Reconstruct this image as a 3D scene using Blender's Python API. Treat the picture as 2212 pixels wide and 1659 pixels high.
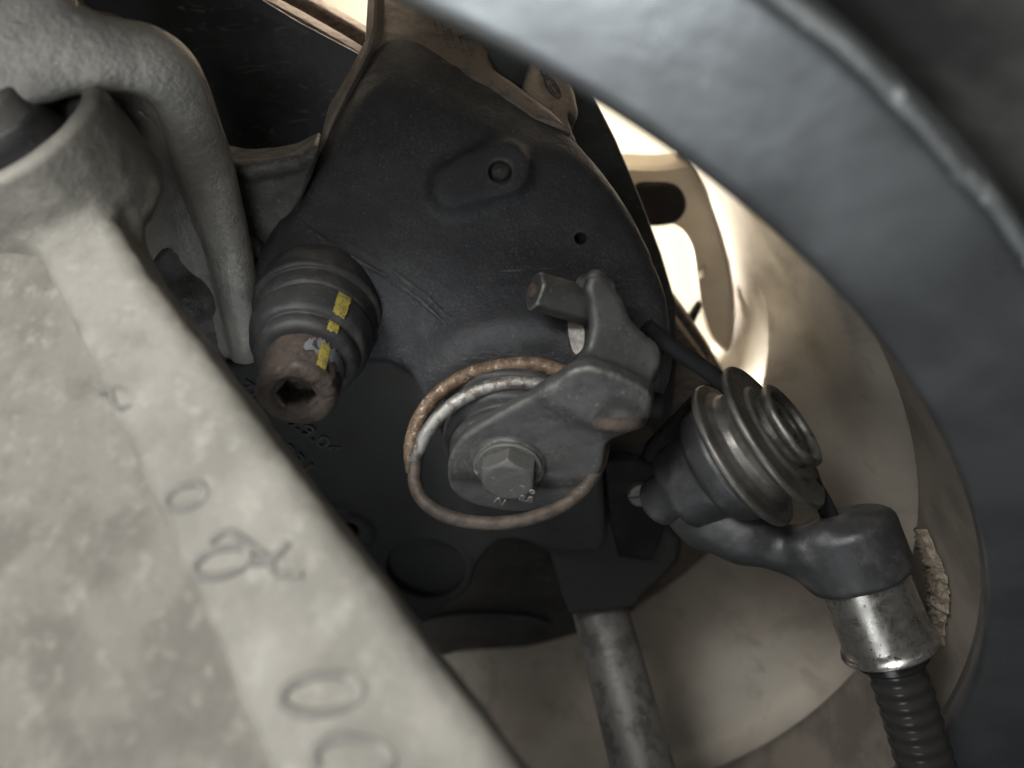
import bpy, bmesh, math
import numpy as np
from mathutils import Vector, Matrix

# ---------------------------------------------------------------- clear
for o in list(bpy.data.objects):
    bpy.data.objects.remove(o, do_unlink=True)
SC = bpy.context.scene
COL = SC.collection
MM = 0.001

# ---------------------------------------------------------------- camera / world / lights / exposure
cam = bpy.data.cameras.new('camera')
cam.sensor_width = 36.0
cam.lens = 36.0 * 1600.0 / 2212.0
cam.clip_start = 0.01
cam.clip_end = 50.0
cam.dof.use_dof = True
cam.dof.focus_distance = 0.203
cam.dof.aperture_fstop = 8.5
cam.dof.aperture_blades = 0
camo = bpy.data.objects.new('camera', cam)
camo.rotation_euler = (math.radians(90), 0, 0)
COL.objects.link(camo)
SC.camera = camo

world = bpy.data.worlds.new('World')
SC.world = world
world.use_nodes = True
bg = world.node_tree.nodes['Background']
bg.inputs[0].default_value = (0.96, 0.98, 1.0, 1)
bg.inputs[1].default_value = 0.055

def area(name, loc, target, size, power, color, size_y=None):
    l = bpy.data.lights.new(name, 'AREA')
    l.shape = 'RECTANGLE'
    l.size = size; l.size_y = size_y or size
    l.energy = power; l.color = color
    o = bpy.data.objects.new(name, l)
    o.location = [c * MM for c in loc]
    d = Vector(target) - Vector(loc)
    o.rotation_euler = d.to_track_quat('-Z', 'Y').to_euler()
    COL.objects.link(o)
    return o

# soft daylight from the open side of the wheel house (camera side, upper left)
area('light_open_side', (-200, -170, 190), (-20, 200, 0), 0.14, 2.75, (1.0, 0.995, 0.97), 0.12)
area('light_front_fill', (-80, -170, 10), (0, 200, 40), 0.16, 0.40, (1.0, 0.995, 0.98), 0.14)  # added fill near the camera to lift the upper caliper
# added lamp below the camera, aimed to brighten the rim flange
area('light_flange_fill', (-95, -120, -310), (0, 110, 45), 0.20, 0.10, (0.93, 0.98, 1.0), 0.16).data.spread = math.radians(50)
# daylight that falls through the wheel spokes from outside the car
area('light_through_spokes', (-360, 760, -170), (150, 330, 0), 0.20, 28.0, (1.0, 0.92, 0.80), 0.15)
area('light_bridge_fill', (-170, 600, 0), (-95, 270, 160), 0.16, 2.4, (1.0, 0.93, 0.83), 0.16).data.spread = math.radians(48)  # added lamp on the barrel top, to bounce light onto the bridge
# daylight on the wall outside
area('light_on_wall', (-300, 620, 620), (250, 1000, 250), 0.5, 2.6, (1.0, 0.94, 0.80)).data.spread = math.radians(70)

vs = SC.view_settings
vs.view_transform = 'Standard'
vs.look = 'None'
vs.exposure = 0.0
vs.gamma = 1.0
SC.cycles.use_denoising = True
SC.cycles.max_bounces = 6

# ---------------------------------------------------------------- coordinate helpers (millimetres, camera at the origin looking along +Y)
F = 1600.0
def ray(u, v):
    return np.array([(u - 1106.0) / F, 1.0, -(v - 829.5) / F])
def P(u, v, d):
    return ray(u, v) * d
def nrm(v):
    v = np.asarray(v, float)
    return v / np.linalg.norm(v)

class Plane:
    """A work plane: origin o, normal n (towards the viewer), in-plane axes x, y."""
    def __init__(s, o, n, xd=(1, 0, 0)):
        s.o = np.asarray(o, float); s.n = nrm(n)
        xd = np.asarray(xd, float)
        s.x = nrm(xd - xd.dot(s.n) * s.n)
        s.y = np.cross(s.n, s.x)
    def hit(s, u, v, z=0.0):
        r = ray(u, v)
        o = s.o + s.n * z
        return r * (o.dot(s.n) / r.dot(s.n))
    def pix(s, u, v, z=0.0):
        q = s.hit(u, v, z) - s.o
        return np.array([q.dot(s.x), q.dot(s.y)])
    def poly(s, pts, z=0.0):
        return np.array([s.pix(u, v, z) for u, v in pts])
    def w(s, x, y, z=0.0):
        return s.o + s.x * x + s.y * y + s.n * z

def plane3(a, b, c):
    n = np.cross(np.asarray(b) - a, np.asarray(c) - a)
    if n[1] > 0: n = -n
    return Plane(a, n)

# wheel axis: AX points from the wheel towards the inside of the car
AX = nrm([-0.085, -0.755, -0.65])
E1 = nrm(np.array([1.0, 0, 0]) - (-0.085) * AX)
E2 = np.cross(AX, E1)
C0 = -105.9 * AX - 103.0 * E1 - 232.0 * E2
def wp(t, r, ang):
    return C0 - AX * t + (E1 * math.cos(ang) + E2 * math.sin(ang)) * r
def axplane(t):
    return Plane(C0 - AX * t, AX, E1)

def catmull(pts, n=8, closed=False):
    pts = np.asarray(pts, float)
    m = len(pts); out = []
    rng = m if closed else m - 1
    for i in range(rng):
        if closed:
            p0, p1, p2, p3 = pts[(i-1) % m], pts[i], pts[(i+1) % m], pts[(i+2) % m]
        else:
            p0, p1, p2, p3 = pts[max(i-1, 0)], pts[i], pts[i+1], pts[min(i+2, m-1)]
        for k in range(n):
            t = k / n
            out.append(0.5*((2*p1)+(-p0+p2)*t+(2*p0-5*p1+4*p2-p3)*t*t+(-p0+3*p1-3*p2+p3)*t**3))
    if not closed: out.append(pts[-1])
    return np.array(out)

# ---------------------------------------------------------------- numpy noise
def _hash(i, j, k, seed):
    h = (i * 374761393 + j * 668265263 + k * 2147483647 + seed * 974634777) & 0xFFFFFFFF
    h = ((h ^ (h >> 13)) * 1274126177) & 0xFFFFFFFF
    return ((h ^ (h >> 16)) & 0xFFFF) / 65535.0
def vnoise(p, scale, seed=0):
    q = np.asarray(p, float) / scale + 1000.0
    i = np.floor(q).astype(np.int64); f = q - i
    f = f * f * (3 - 2 * f)
    r = 0
    for dx in (0, 1):
        for dy in (0, 1):
            for dz in (0, 1):
                wgt = (f[:, 0] if dx else 1 - f[:, 0]) * (f[:, 1] if dy else 1 - f[:, 1]) * (f[:, 2] if dz else 1 - f[:, 2])
                r = r + wgt * _hash(i[:, 0] + dx, i[:, 1] + dy, i[:, 2] + dz, seed)
    return r - 0.5

# ---------------------------------------------------------------- signed distance shapes
def smin(a, b, k):
    h = np.clip(0.5 + 0.5 * (b - a) / k, 0, 1)
    return b + (a - b) * h - k * h * (1 - h)
def smax(a, b, k):
    return -smin(-a, -b, k)
def sd_caps(p, a, b, ra, rb=None):
    rb = ra if rb is None else rb
    a = np.asarray(a); b = np.asarray(b)
    ab = b - a
    t = np.clip((p - a) @ ab / ab.dot(ab), 0, 1)
    return np.linalg.norm(p - a - t[:, None] * ab, axis=1) - (ra + (rb - ra) * t)
def sd_chain(p, pts, k=2.0):
    d = None
    for (a, ra), (b, rb) in zip(pts[:-1], pts[1:]):
        c = sd_caps(p, a, b, ra, rb)
        d = c if d is None else smin(d, c, k)
    return d
def sd_cyl(p, c, ax, r, h0, h1, rd=1.0):
    q = p - np.asarray(c); ax = nrm(ax)
    z = q @ ax
    rr = np.linalg.norm(q - z[:, None] * ax, axis=1)
    dx = rr - r + rd
    dz = np.abs(z - (h0 + h1) / 2) - (h1 - h0) / 2 + rd
    return np.minimum(np.maximum(dx, dz), 0) + np.hypot(np.maximum(dx, 0), np.maximum(dz, 0)) - rd
def sd_poly2(x, y, poly):
    d = np.full(x.shape, 1e18); s = np.ones(x.shape)
    n = len(poly)
    for i in range(n):
        ax_, ay_ = poly[i]; bx_, by_ = poly[i - 1]
        ex, ey = bx_ - ax_, by_ - ay_
        wx, wy = x - ax_, y - ay_
        t = np.clip((wx * ex + wy * ey) / (ex * ex + ey * ey + 1e-12), 0, 1)
        dx, dy = wx - ex * t, wy - ey * t
        d = np.minimum(d, dx * dx + dy * dy)
        c1 = y >= ay_; c2 = y < by_; c3 = ex * wy > ey * wx
        s = np.where((c1 & c2 & c3) | (~c1 & ~c2 & ~c3), -s, s)
    return s * np.sqrt(d)
def sd_prism(p, pl, poly, z0, z1, rd=1.0):
    q = p - pl.o
    x, y, z = q @ pl.x, q @ pl.y, q @ pl.n
    d2 = sd_poly2(x, y, poly) + rd
    dz = np.abs(z - (z0 + z1) / 2) - (z1 - z0) / 2 + rd
    return np.minimum(np.maximum(d2, dz), 0) + np.hypot(np.maximum(d2, 0), np.maximum(dz, 0)) - rd
def sd_ell(p, c, r):
    q = (p - np.asarray(c)) / np.asarray(r)
    k = np.linalg.norm(q, axis=1)
    return (k - 1) * min(r)
def sd_half(p, pt, n):
    return (p - np.asarray(pt)) @ nrm(n)

def trace(fn, u, v, d0=130.0, lift=0.0):
    """point where a pixel's ray meets a solid"""
    r = nrm(ray(u, v)); p = ray(u, v) * d0
    for _ in range(90):
        st = float(fn(p[None])[0]) - lift
        if abs(st) < 0.01: break
        p = p + r * st * 0.9
    return p

def polygonize(fn, lo, hi, h, disp=None):
    """Surface nets over a block-sparse grid; returns verts (mm) and quads."""
    lo = np.asarray(lo, float); hi = np.asarray(hi, float)
    B = 8
    nb = np.ceil((hi - lo) / (h * B)).astype(int)
    G = nb * B
    bi = np.stack(np.meshgrid(*[np.arange(k) for k in nb], indexing='ij'), -1).reshape(-1, 3)
    cen = lo + (bi * B + (B - 1) / 2) * h
    dc = fn(cen)
    D = np.repeat(np.repeat(np.repeat(dc.reshape(nb), B, 0), B, 1), B, 2).astype(np.float32)
    act = bi[np.abs(dc) < h * B * 0.87 * 1.35 + 1.0]
    off = np.stack(np.meshgrid(*[np.arange(B)] * 3, indexing='ij'), -1).reshape(-1, 3)
    CH = 600
    for s in range(0, len(act), CH):
        idx = (act[s:s + CH, None, :] * B + off[None]).reshape(-1, 3)
        D[idx[:, 0], idx[:, 1], idx[:, 2]] = fn(lo + idx * h)
    for ax in range(3):
        sl = [slice(None)] * 3
        for e in (0, -1):
            sl[ax] = e
            D[tuple(sl)] = np.maximum(D[tuple(sl)], 0.3 * h)
    S = D < 0
    cnt = np.zeros(np.array(G) - 1, np.uint8)
    corners = [(x, y, z) for x in (0, 1) for y in (0, 1) for z in (0, 1)]
    for (x, y, z) in corners:
        cnt += S[x:G[0]-1+x, y:G[1]-1+y, z:G[2]-1+z]
    cells = np.argwhere((cnt > 0) & (cnt < 8))
    vals = np.stack([D[cells[:, 0]+x, cells[:, 1]+y, cells[:, 2]+z] for (x, y, z) in corners], 1).astype(float)
    cp = np.array(corners, float)
    acc = np.zeros((len(cells), 3)); num = np.zeros(len(cells))
    for i in range(8):
        for j in range(i + 1, 8):
            if np.abs(cp[i] - cp[j]).sum() != 1: continue
            m = (vals[:, i] < 0) != (vals[:, j] < 0)
            t = vals[m, i] / (vals[m, i] - vals[m, j])
            acc[m] += cp[i] + (cp[j] - cp[i]) * t[:, None]
            num[m] += 1
    V = lo + (cells + acc / num[:, None]) * h
    vid = np.full(np.array(G) - 1, -1, np.int64)
    vid[cells[:, 0], cells[:, 1], cells[:, 2]] = np.arange(len(cells))
    faces = []
    for ax in range(3):
        b, c = (ax + 1) % 3, (ax + 2) % 3
        s0 = [slice(1, G[k] - 1) for k in range(3)]; s1 = list(s0)
        s0[ax] = slice(0, G[ax] - 1); s1[ax] = slice(1, G[ax])
        A_, B_ = S[tuple(s0)], S[tuple(s1)]
        e = np.argwhere(A_ != B_)
        flip = B_[e[:, 0], e[:, 1], e[:, 2]]
        base = e.copy()
        base[:, b] += 1; base[:, c] += 1
        def cell(ob, oc):
            q = base.copy(); q[:, b] += ob; q[:, c] += oc
            return vid[q[:, 0], q[:, 1], q[:, 2]]
        f = np.stack([cell(-1, -1), cell(0, -1), cell(0, 0), cell(-1, 0)], 1)
        f[flip] = f[flip][:, ::-1]
        faces.append(f[(f >= 0).all(1)])
    Fq = np.concatenate(faces)
    d = fn(V); g = np.zeros_like(V); ep = 0.25 * h
    for k in range(3):
        o = np.zeros(3); o[k] = ep
        g[:, k] = (fn(V + o) - fn(V - o)) / (2 * ep)
    gl = np.linalg.norm(g, axis=1) + 1e-6
    inside = ((V > lo + 1.5 * h) & (V < lo + (G - 2.5) * h)).all(1)
    st = np.clip(d / gl, -0.6 * h, 0.6 * h) * inside
    V = V - g / gl[:, None] * st[:, None]
    if disp is not None:
        V = V + g / gl[:, None] * disp(V)[:, None]
    return V, Fq

# ---------------------------------------------------------------- materials
MATS = {}
def mat(name, base, rough=0.6, metal=0.0, vary=(), bumps=(), spec=0.5, rough_var=None, coat=0.0):
    """base colour, then layers (colour, kind, size_mm, low, high, amount[, stretch]) and relief (kind, size_mm, height_mm[, stretch])."""
    if name in MATS: return MATS[name]
    m = bpy.data.materials.new(name); m.use_nodes = True
    nt = m.node_tree; N = nt.nodes; L = nt.links
    b = N['Principled BSDF']
    tc = N.new('ShaderNodeTexCoord')
    geo = N.new('ShaderNodeNewGeometry')
    def field(kind, size, stretch=None, seed=0.0):
        mp = N.new('ShaderNodeMapping')
        L.new(tc.outputs['Object'], mp.inputs['Vector'])
        mp.inputs['Location'].default_value = (seed, seed * 0.7, seed * 1.3)
        if stretch:
            mp.inputs['Rotation'].default_value = stretch[3:6] if len(stretch) > 3 else (0, 0, 0)
            mp.inputs['Scale'].default_value = stretch[:3]
        if kind == 'voronoi':
            t = N.new('ShaderNodeTexVoronoi')
            t.inputs['Scale'].default_value = 1000.0 / size
            L.new(mp.outputs[0], t.inputs['Vector'])
            return t.outputs['Distance']
        if kind == 'edge':
            return geo.outputs['Pointiness']
        t = N.new('ShaderNodeTexNoise')
        t.inputs['Scale'].default_value = 1000.0 / size
        t.inputs['Detail'].default_value = {'noise': 6.0, 'soft': 2.0, 'fine': 10.0, 'warp': 6.0}[kind]
        t.inputs['Roughness'].default_value = {'noise': 0.6, 'soft': 0.5, 'fine': 0.7, 'warp': 0.6}[kind]
        if kind == 'warp': t.inputs['Distortion'].default_value = 2.5
        L.new(mp.outputs[0], t.inputs['Vector'])
        return t.outputs['Fac']
    def ramp(sock, lo, hi):
        r = N.new('ShaderNodeMapRange')
        r.interpolation_type = 'SMOOTHSTEP'
        r.inputs['From Min'].default_value = lo; r.inputs['From Max'].default_value = hi
        L.new(sock, r.inputs['Value'])
        return r.outputs['Result']
    col = None
    rgb = N.new('ShaderNodeRGB'); rgb.outputs[0].default_value = (*base, 1); col = rgb.outputs[0]
    rs = None
    for i, ly in enumerate(vary):
        c, kind, size, lo, hi, amt = ly[:6]
        st = ly[6] if len(ly) > 6 else None
        if lo > hi:
            f = ramp(field(kind, size, st, 0.013 * (i + 1)), hi, lo)
            inv = N.new('ShaderNodeMath'); inv.operation = 'SUBTRACT'; inv.inputs[0].default_value = 1.0
            L.new(f, inv.inputs[1]); f = inv.outputs[0]
        else:
            f = ramp(field(kind, size, st, 0.013 * (i + 1)), lo, hi)
        mu = N.new('ShaderNodeMath'); mu.operation = 'MULTIPLY'; mu.inputs[1].default_value = amt
        if len(ly) > 7:      # the layer only shows in patches of this size
            mk = N.new('ShaderNodeMath'); mk.operation = 'MULTIPLY'
            L.new(ramp(field('noise', ly[7], None, 0.41 + 0.07*i), 0.40, 0.62), mk.inputs[0]); L.new(f, mk.inputs[1])
            f = mk.outputs[0]
        L.new(f, mu.inputs[0])
        mx = N.new('ShaderNodeMix'); mx.data_type = 'RGBA'
        L.new(mu.outputs[0], mx.inputs[0]); L.new(col, mx.inputs[6])
        mx.inputs[7].default_value = (*c, 1)
        col = mx.outputs[2]
    L.new(col, b.inputs['Base Color'])
    b.inputs['Metallic'].default_value = metal
    b.inputs['Specular IOR Level'].default_value = spec
    b.inputs['Coat Weight'].default_value = coat
    if rough_var:
        f = field('noise', rough_var[0], None, 0.2)
        r = N.new('ShaderNodeMapRange')
        r.inputs['From Min'].default_value = 0.3; r.inputs['From Max'].default_value = 0.7
        r.inputs['To Min'].default_value = rough_var[1]; r.inputs['To Max'].default_value = rough_var[2]
        L.new(f, r.inputs['Value']); L.new(r.outputs[0], b.inputs['Roughness'])
    else:
        b.inputs['Roughness'].default_value = rough
    prev = None
    for i, bp in enumerate(bumps):
        kind, size, ht = bp[:3]
        st = bp[3] if len(bp) > 3 else None
        f = field(kind, size, st, 0.031 * (i + 1))
        bn = N.new('ShaderNodeBump')
        bn.inputs['Strength'].default_value = 1.0
        bn.inputs['Distance'].default_value = ht * MM
        L.new(f, bn.inputs['Height'])
        if prev is not None: L.new(prev, bn.inputs['Normal'])
        prev = bn.outputs[0]
    if prev is not None: L.new(prev, b.inputs['Normal'])
    MATS[name] = m
    return m

DUST = (0.16, 0.145, 0.125)
M_cal = mat('dark cast iron', (0.040, 0.042, 0.046), 0.55, 0.25,
    vary=[((0.026, 0.028, 0.033), 'noise', 30, 0.40, 0.62, 0.8), ((0.068, 0.066, 0.064), 'noise', 16, 0.48, 0.75, 0.6),
          (DUST, 'edge', 1, 0.51, 0.56, 0.4), (DUST, 'fine', 1.3, 0.60, 0.70, 0.8, None, 30), ((0.105, 0.103, 0.100), 'fine', 0.9, 0.52, 0.64, 0.75, None, 22), ((0.018, 0.019, 0.021), 'fine', 1.4, 0.55, 0.66, 0.6), ((0.15, 0.14, 0.125), 'fine', 3.0, 0.63, 0.69, 0.55, (0.16, 1.0, 1.3, 0.0, 0.65, 0.0)), ((0.26, 0.245, 0.22), 'voronoi', 3.1, 0.09, 0.03, 0.5), ((0.24, 0.22, 0.19), 'fine', 4.5, 0.66, 0.71, 0.8, None, 40)],
    bumps=[('noise', 2.2, 0.28), ('fine', 0.8, 0.35)], rough_var=(6, 0.42, 0.66))
M_carrier = mat('dark carrier casting', (0.034, 0.035, 0.034), 0.7, 0.0, spec=0.3,
    vary=[((0.035, 0.031, 0.027), 'noise', 14, 0.45, 0.7, 0.7), ((0.06, 0.056, 0.052), 'fine', 1.2, 0.64, 0.74, 0.5)],
    bumps=[('noise', 3.0, 0.4), ('fine', 0.8, 0.15)])
M_bridge = mat('dusty bronze casting', (0.24, 0.205, 0.175), 0.45, 0.4,
    vary=[((0.13, 0.108, 0.09), 'noise', 6, 0.45, 0.65, 0.7), ((0.34, 0.29, 0.24), 'fine', 1.1, 0.55, 0.72, 0.6)],
    bumps=[('noise', 1.8, 0.35), ('fine', 0.7, 0.15)])
M_arm = mat('weathered cast aluminium', (0.215, 0.204, 0.178), 0.6, 0.1,
    vary=[((0.148, 0.140, 0.121), 'noise', 22, 0.42, 0.62, 0.75), ((0.29, 0.278, 0.245), 'noise', 6, 0.52, 0.70, 0.65), ((0.32, 0.305, 0.27), 'fine', 1.2, 0.56, 0.68, 0.5),
          ((0.15, 0.138, 0.125), 'fine', 3.0, 0.60, 0.72, 0.45)],
    bumps=[('noise', 5.0, 0.6), ('fine', 1.4, 0.4)])
M_web = mat('gritty arm web', (0.170, 0.160, 0.138), 0.75, 0.0,
    vary=[((0.112, 0.102, 0.087), 'noise', 13, 0.42, 0.64, 0.8), ((0.245, 0.228, 0.198), 'fine', 4, 0.52, 0.66, 0.7), ((0.09, 0.078, 0.068), 'fine', 2.2, 0.60, 0.70, 0.6)],
    bumps=[('noise', 3.5, 1.1), ('fine', 1.0, 0.4)])
M_numeral = mat('darkened raised numeral', (0.125, 0.121, 0.108), 0.7, 0.0, vary=[((0.21, 0.20, 0.175), 'noise', 5, 0.45, 0.62, 0.9)], bumps=[('fine', 1.0, 0.2)])  # edge shading of the numerals is put into this darker colour
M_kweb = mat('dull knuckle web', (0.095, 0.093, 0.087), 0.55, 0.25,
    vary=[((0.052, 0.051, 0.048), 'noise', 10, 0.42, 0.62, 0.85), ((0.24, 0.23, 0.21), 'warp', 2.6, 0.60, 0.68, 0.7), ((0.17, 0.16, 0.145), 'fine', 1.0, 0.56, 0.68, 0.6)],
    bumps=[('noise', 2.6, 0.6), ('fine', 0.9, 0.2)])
M_knuckle = mat('knuckle aluminium', (0.42, 0.405, 0.37), 0.40, 0.65,
    vary=[((0.32, 0.31, 0.285), 'noise', 14, 0.42, 0.66, 0.8), ((0.66, 0.65, 0.61), 'fine', 1.4, 0.54, 0.70, 0.5)],
    bumps=[('noise', 1.5, 0.42), ('fine', 0.7, 0.25)], rough_var=(4, 0.30, 0.55))
M_rubber = mat('dusty black rubber', (0.026, 0.0265, 0.0275), 0.6, 0.0,
    vary=[((0.065, 0.062, 0.058), 'noise', 6, 0.46, 0.68, 0.7), (DUST, 'fine', 0.9, 0.60, 0.72, 0.5), ((0.11, 0.10, 0.09), 'warp', 3.0, 0.60, 0.70, 0.5)],
    bumps=[('noise', 2.0, 0.12), ('fine', 0.5, 0.05)])
M_rust = mat('rusted steel', (0.058, 0.043, 0.034), 0.85, 0.05,
    vary=[((0.040, 0.031, 0.027), 'noise', 2.6, 0.45, 0.62, 0.9), ((0.16, 0.10, 0.055), 'fine', 1.1, 0.56, 0.68, 0.7),
          ((0.13, 0.12, 0.11), 'noise', 4.5, 0.62, 0.70, 0.6)],
    bumps=[('fine', 0.9, 0.35), ('noise', 2.2, 0.25)])
M_zinc = mat('worn zinc plating', (0.17, 0.185, 0.20), 0.6, 0.2,
    vary=[((0.12, 0.085, 0.06), 'fine', 2.2, 0.56, 0.66, 0.95), ((0.29, 0.30, 0.31), 'fine', 1.0, 0.58, 0.7, 0.5)],
    bumps=[('fine', 0.9, 0.2)])
M_yellow = mat('yellow marking paint', (0.36, 0.29, 0.055), 0.65, 0.0,
    vary=[((0.12, 0.105, 0.06), 'fine', 1.3, 0.46, 0.60, 0.85), ((0.50, 0.37, 0.04), 'noise', 3.5, 0.52, 0.7, 0.6)],
    bumps=[('fine', 0.6, 0.08)])
M_spring_rust = mat('rusted spring wire', (0.17, 0.115, 0.072), 0.6, 0.3,
    vary=[((0.075, 0.047, 0.03), 'noise', 2.2, 0.44, 0.6, 0.85), ((0.46, 0.40, 0.32), 'fine', 1.5, 0.55, 0.64, 0.8)],
    bumps=[('fine', 0.7, 0.18)])
M_spring = mat('worn spring wire', (0.27, 0.265, 0.25), 0.45, 0.6,
    vary=[((0.10, 0.078, 0.06), 'noise', 3.0, 0.46, 0.60, 0.85), ((0.46, 0.45, 0.42), 'fine', 1.3, 0.54, 0.64, 0.7), ((0.11, 0.08, 0.055), 'fine', 2.5, 0.58, 0.66, 0.8)],
    bumps=[('fine', 0.7, 0.2)])
M_spring_dark = mat('dark brown spring wire', (0.085, 0.066, 0.052), 0.6, 0.3,  # darker grey-brown wire for the lower coil
    vary=[((0.045, 0.036, 0.03), 'noise', 3.0, 0.44, 0.6, 0.85), ((0.20, 0.17, 0.14), 'fine', 1.5, 0.58, 0.68, 0.6)], bumps=[('fine', 0.7, 0.18)])
M_crust = mat('brown crusted residue', (0.20, 0.165, 0.125), 0.9, 0.0,
    vary=[((0.09, 0.07, 0.05), 'warp', 3.0, 0.46, 0.60, 0.9), ((0.33, 0.29, 0.23), 'fine', 1.5, 0.58, 0.68, 0.7)], bumps=[('warp', 2.4, 1.2, (1, 1, 0.4)), ('fine', 0.9, 0.4)])
M_lever = mat('grey phosphated steel', (0.060, 0.060, 0.058), 0.5, 0.3,
    vary=[((0.040, 0.040, 0.039), 'noise', 14, 0.42, 0.62, 0.8), ((0.13, 0.128, 0.12), 'fine', 1.0, 0.53, 0.64, 0.75, None, 14), ((0.028, 0.028, 0.028), 'fine', 1.5, 0.56, 0.66, 0.6),
          ((0.075, 0.05, 0.03), 'noise', 2.6, 0.685, 0.72, 0.9), ((0.36, 0.35, 0.32), 'edge', 1, 0.515, 0.57, 0.6)],
    bumps=[('noise', 4.0, 0.2), ('fine', 0.8, 0.07)], rough_var=(4, 0.42, 0.62))
M_bolt = mat('dark hex bolt steel', (0.075, 0.074, 0.070), 0.6, 0.2,
    vary=[((0.13, 0.125, 0.115), 'fine', 0.9, 0.55, 0.68, 0.7), ((0.30, 0.28, 0.25), 'edge', 1, 0.52, 0.58, 0.5)],
    bumps=[('fine', 0.7, 0.2)])
M_pulley = mat('worn brown steel', (0.105, 0.100, 0.090), 0.42, 0.6,
    vary=[((0.06, 0.056, 0.05), 'noise', 9, 0.42, 0.62, 0.8), ((0.24, 0.23, 0.205), 'fine', 0.9, 0.58, 0.7, 0.6)],
    bumps=[('fine', 0.7, 0.08)], rough_var=(3, 0.32, 0.55))
M_cap = mat('worn cap steel', (0.17, 0.165, 0.15), 0.36, 0.75,
    vary=[((0.06, 0.057, 0.052), 'noise', 5, 0.42, 0.6, 0.8), ((0.34, 0.33, 0.30), 'fine', 0.9, 0.58, 0.7, 0.6)], bumps=[('fine', 0.7, 0.08)], rough_var=(3, 0.28, 0.5))
M_plastic = mat('black moulded plastic', (0.018, 0.0185, 0.0195), 0.48, 0.0,
    vary=[((0.055, 0.053, 0.051), 'noise', 8, 0.48, 0.70, 0.7), ((0.14, 0.135, 0.125), 'fine', 1.2, 0.60, 0.72, 0.45), ((0.10, 0.095, 0.09), 'warp', 3.0, 0.62, 0.70, 0.4)],
    bumps=[('noise', 4.0, 0.2), ('fine', 0.8, 0.05)], rough_var=(5, 0.38, 0.6))
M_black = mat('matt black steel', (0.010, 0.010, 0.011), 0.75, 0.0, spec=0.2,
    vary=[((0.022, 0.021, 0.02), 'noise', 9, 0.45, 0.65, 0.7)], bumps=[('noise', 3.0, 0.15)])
M_sleeve = mat('bright steel sleeve', (0.42, 0.40, 0.37), 0.24, 0.95,
    vary=[((0.10, 0.09, 0.08), 'noise', 10, 0.52, 0.66, 0.6), ((0.025, 0.022, 0.02), 'warp', 2.6, 0.60, 0.66, 0.85)],
    bumps=[('fine', 1.2, 0.03, (1, 1, 0.15))], rough_var=(3, 0.18, 0.42))
M_sheath = mat('glossy black sheath', (0.020, 0.019, 0.018), 0.25, 0.0, bumps=[('noise', 3.0, 0.1)])
M_shield = mat('scratched dark shield', (0.055, 0.060, 0.064), 0.5, 0.25,
    vary=[((0.030, 0.032, 0.035), 'noise', 26, 0.42, 0.62, 0.8),
          ((0.24, 0.23, 0.22), 'warp', 7.0, 0.55, 0.70, 0.7, (0.45, 1, 1.7, 0, 0.35, 0), 45)],
    bumps=[('noise', 4.0, 0.2)])
M_disc = mat('rusty disc edge', (0.20, 0.165, 0.14), 0.6, 0.35,
    vary=[((0.10, 0.078, 0.062), 'noise', 4, 0.45, 0.62, 0.8, (1, 1, 3.0)), ((0.32, 0.28, 0.25), 'fine', 1.2, 0.56, 0.7, 0.6)],
    bumps=[('noise', 2.0, 0.3)])
M_barrel = mat('brake dusted wheel barrel', (0.50, 0.455, 0.39), 0.40, 0.25,
    vary=[((0.40, 0.35, 0.29), 'noise', 40, 0.40, 0.64, 0.7), ((0.56, 0.52, 0.46), 'soft', 60, 0.48, 0.7, 0.5),
          ((0.29, 0.25, 0.20), 'fine', 7, 0.56, 0.70, 0.45), ((0.24, 0.20, 0.16), 'fine', 1.8, 0.62, 0.70, 0.5), ((0.30, 0.26, 0.215), 'noise', 16, 0.52, 0.66, 0.5, (1.0, 0.25, 1.0, 0.5, 0, 0.3))],
    bumps=[('noise', 14.0, 0.25)], rough_var=(20, 0.36, 0.55))
M_lipedge = mat('pale lip highlight', (0.22, 0.23, 0.23), 0.35, 0.7,  # pale speckle paints the highlight along the rim lip
    vary=[((0.75, 0.77, 0.77), 'noise', 7.0, 0.56, 0.64, 0.9), ((0.12, 0.125, 0.13), 'noise', 16, 0.45, 0.6, 0.7)], bumps=[('fine', 2.5, 0.4)])
M_lip = mat('grimy shaded barrel lip', (0.19, 0.165, 0.138), 0.5, 0.2,  # inner band darkened: grime, with shade put into the colour too
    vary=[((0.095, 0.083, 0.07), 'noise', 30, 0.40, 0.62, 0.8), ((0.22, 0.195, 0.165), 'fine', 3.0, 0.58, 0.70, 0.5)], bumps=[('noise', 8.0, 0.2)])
M_flange = mat('dark painted rim flange', (0.19, 0.20, 0.205), 0.30, 0.85,
    vary=[((0.135, 0.14, 0.145), 'noise', 30, 0.4, 0.62, 0.8), ((0.50, 0.52, 0.52), 'fine', 3.0, 0.70, 0.75, 0.6)],
    bumps=[('noise', 12.0, 0.15)], rough_var=(25, 0.26, 0.42))
M_tyre = mat('tyre rubber', (0.020, 0.020, 0.019), 0.75, 0.0,
    vary=[((0.085, 0.08, 0.073), 'noise', 40, 0.42, 0.66, 0.8)], bumps=[('noise', 3.0, 0.2)])
M_spoke = mat('cream wheel paint', (0.62, 0.56, 0.45), 0.4, 0.1,
    vary=[((0.52, 0.46, 0.36), 'noise', 20, 0.42, 0.66, 0.7)])
M_glue = mat('dried adhesive residue', (0.46, 0.42, 0.35), 0.8, 0.0,
    vary=[((0.25, 0.21, 0.16), 'warp', 4.0, 0.48, 0.62, 0.8)], bumps=[('warp', 3.0, 1.0, (1, 1, 0.4)), ('fine', 1.0, 0.4)])
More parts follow.
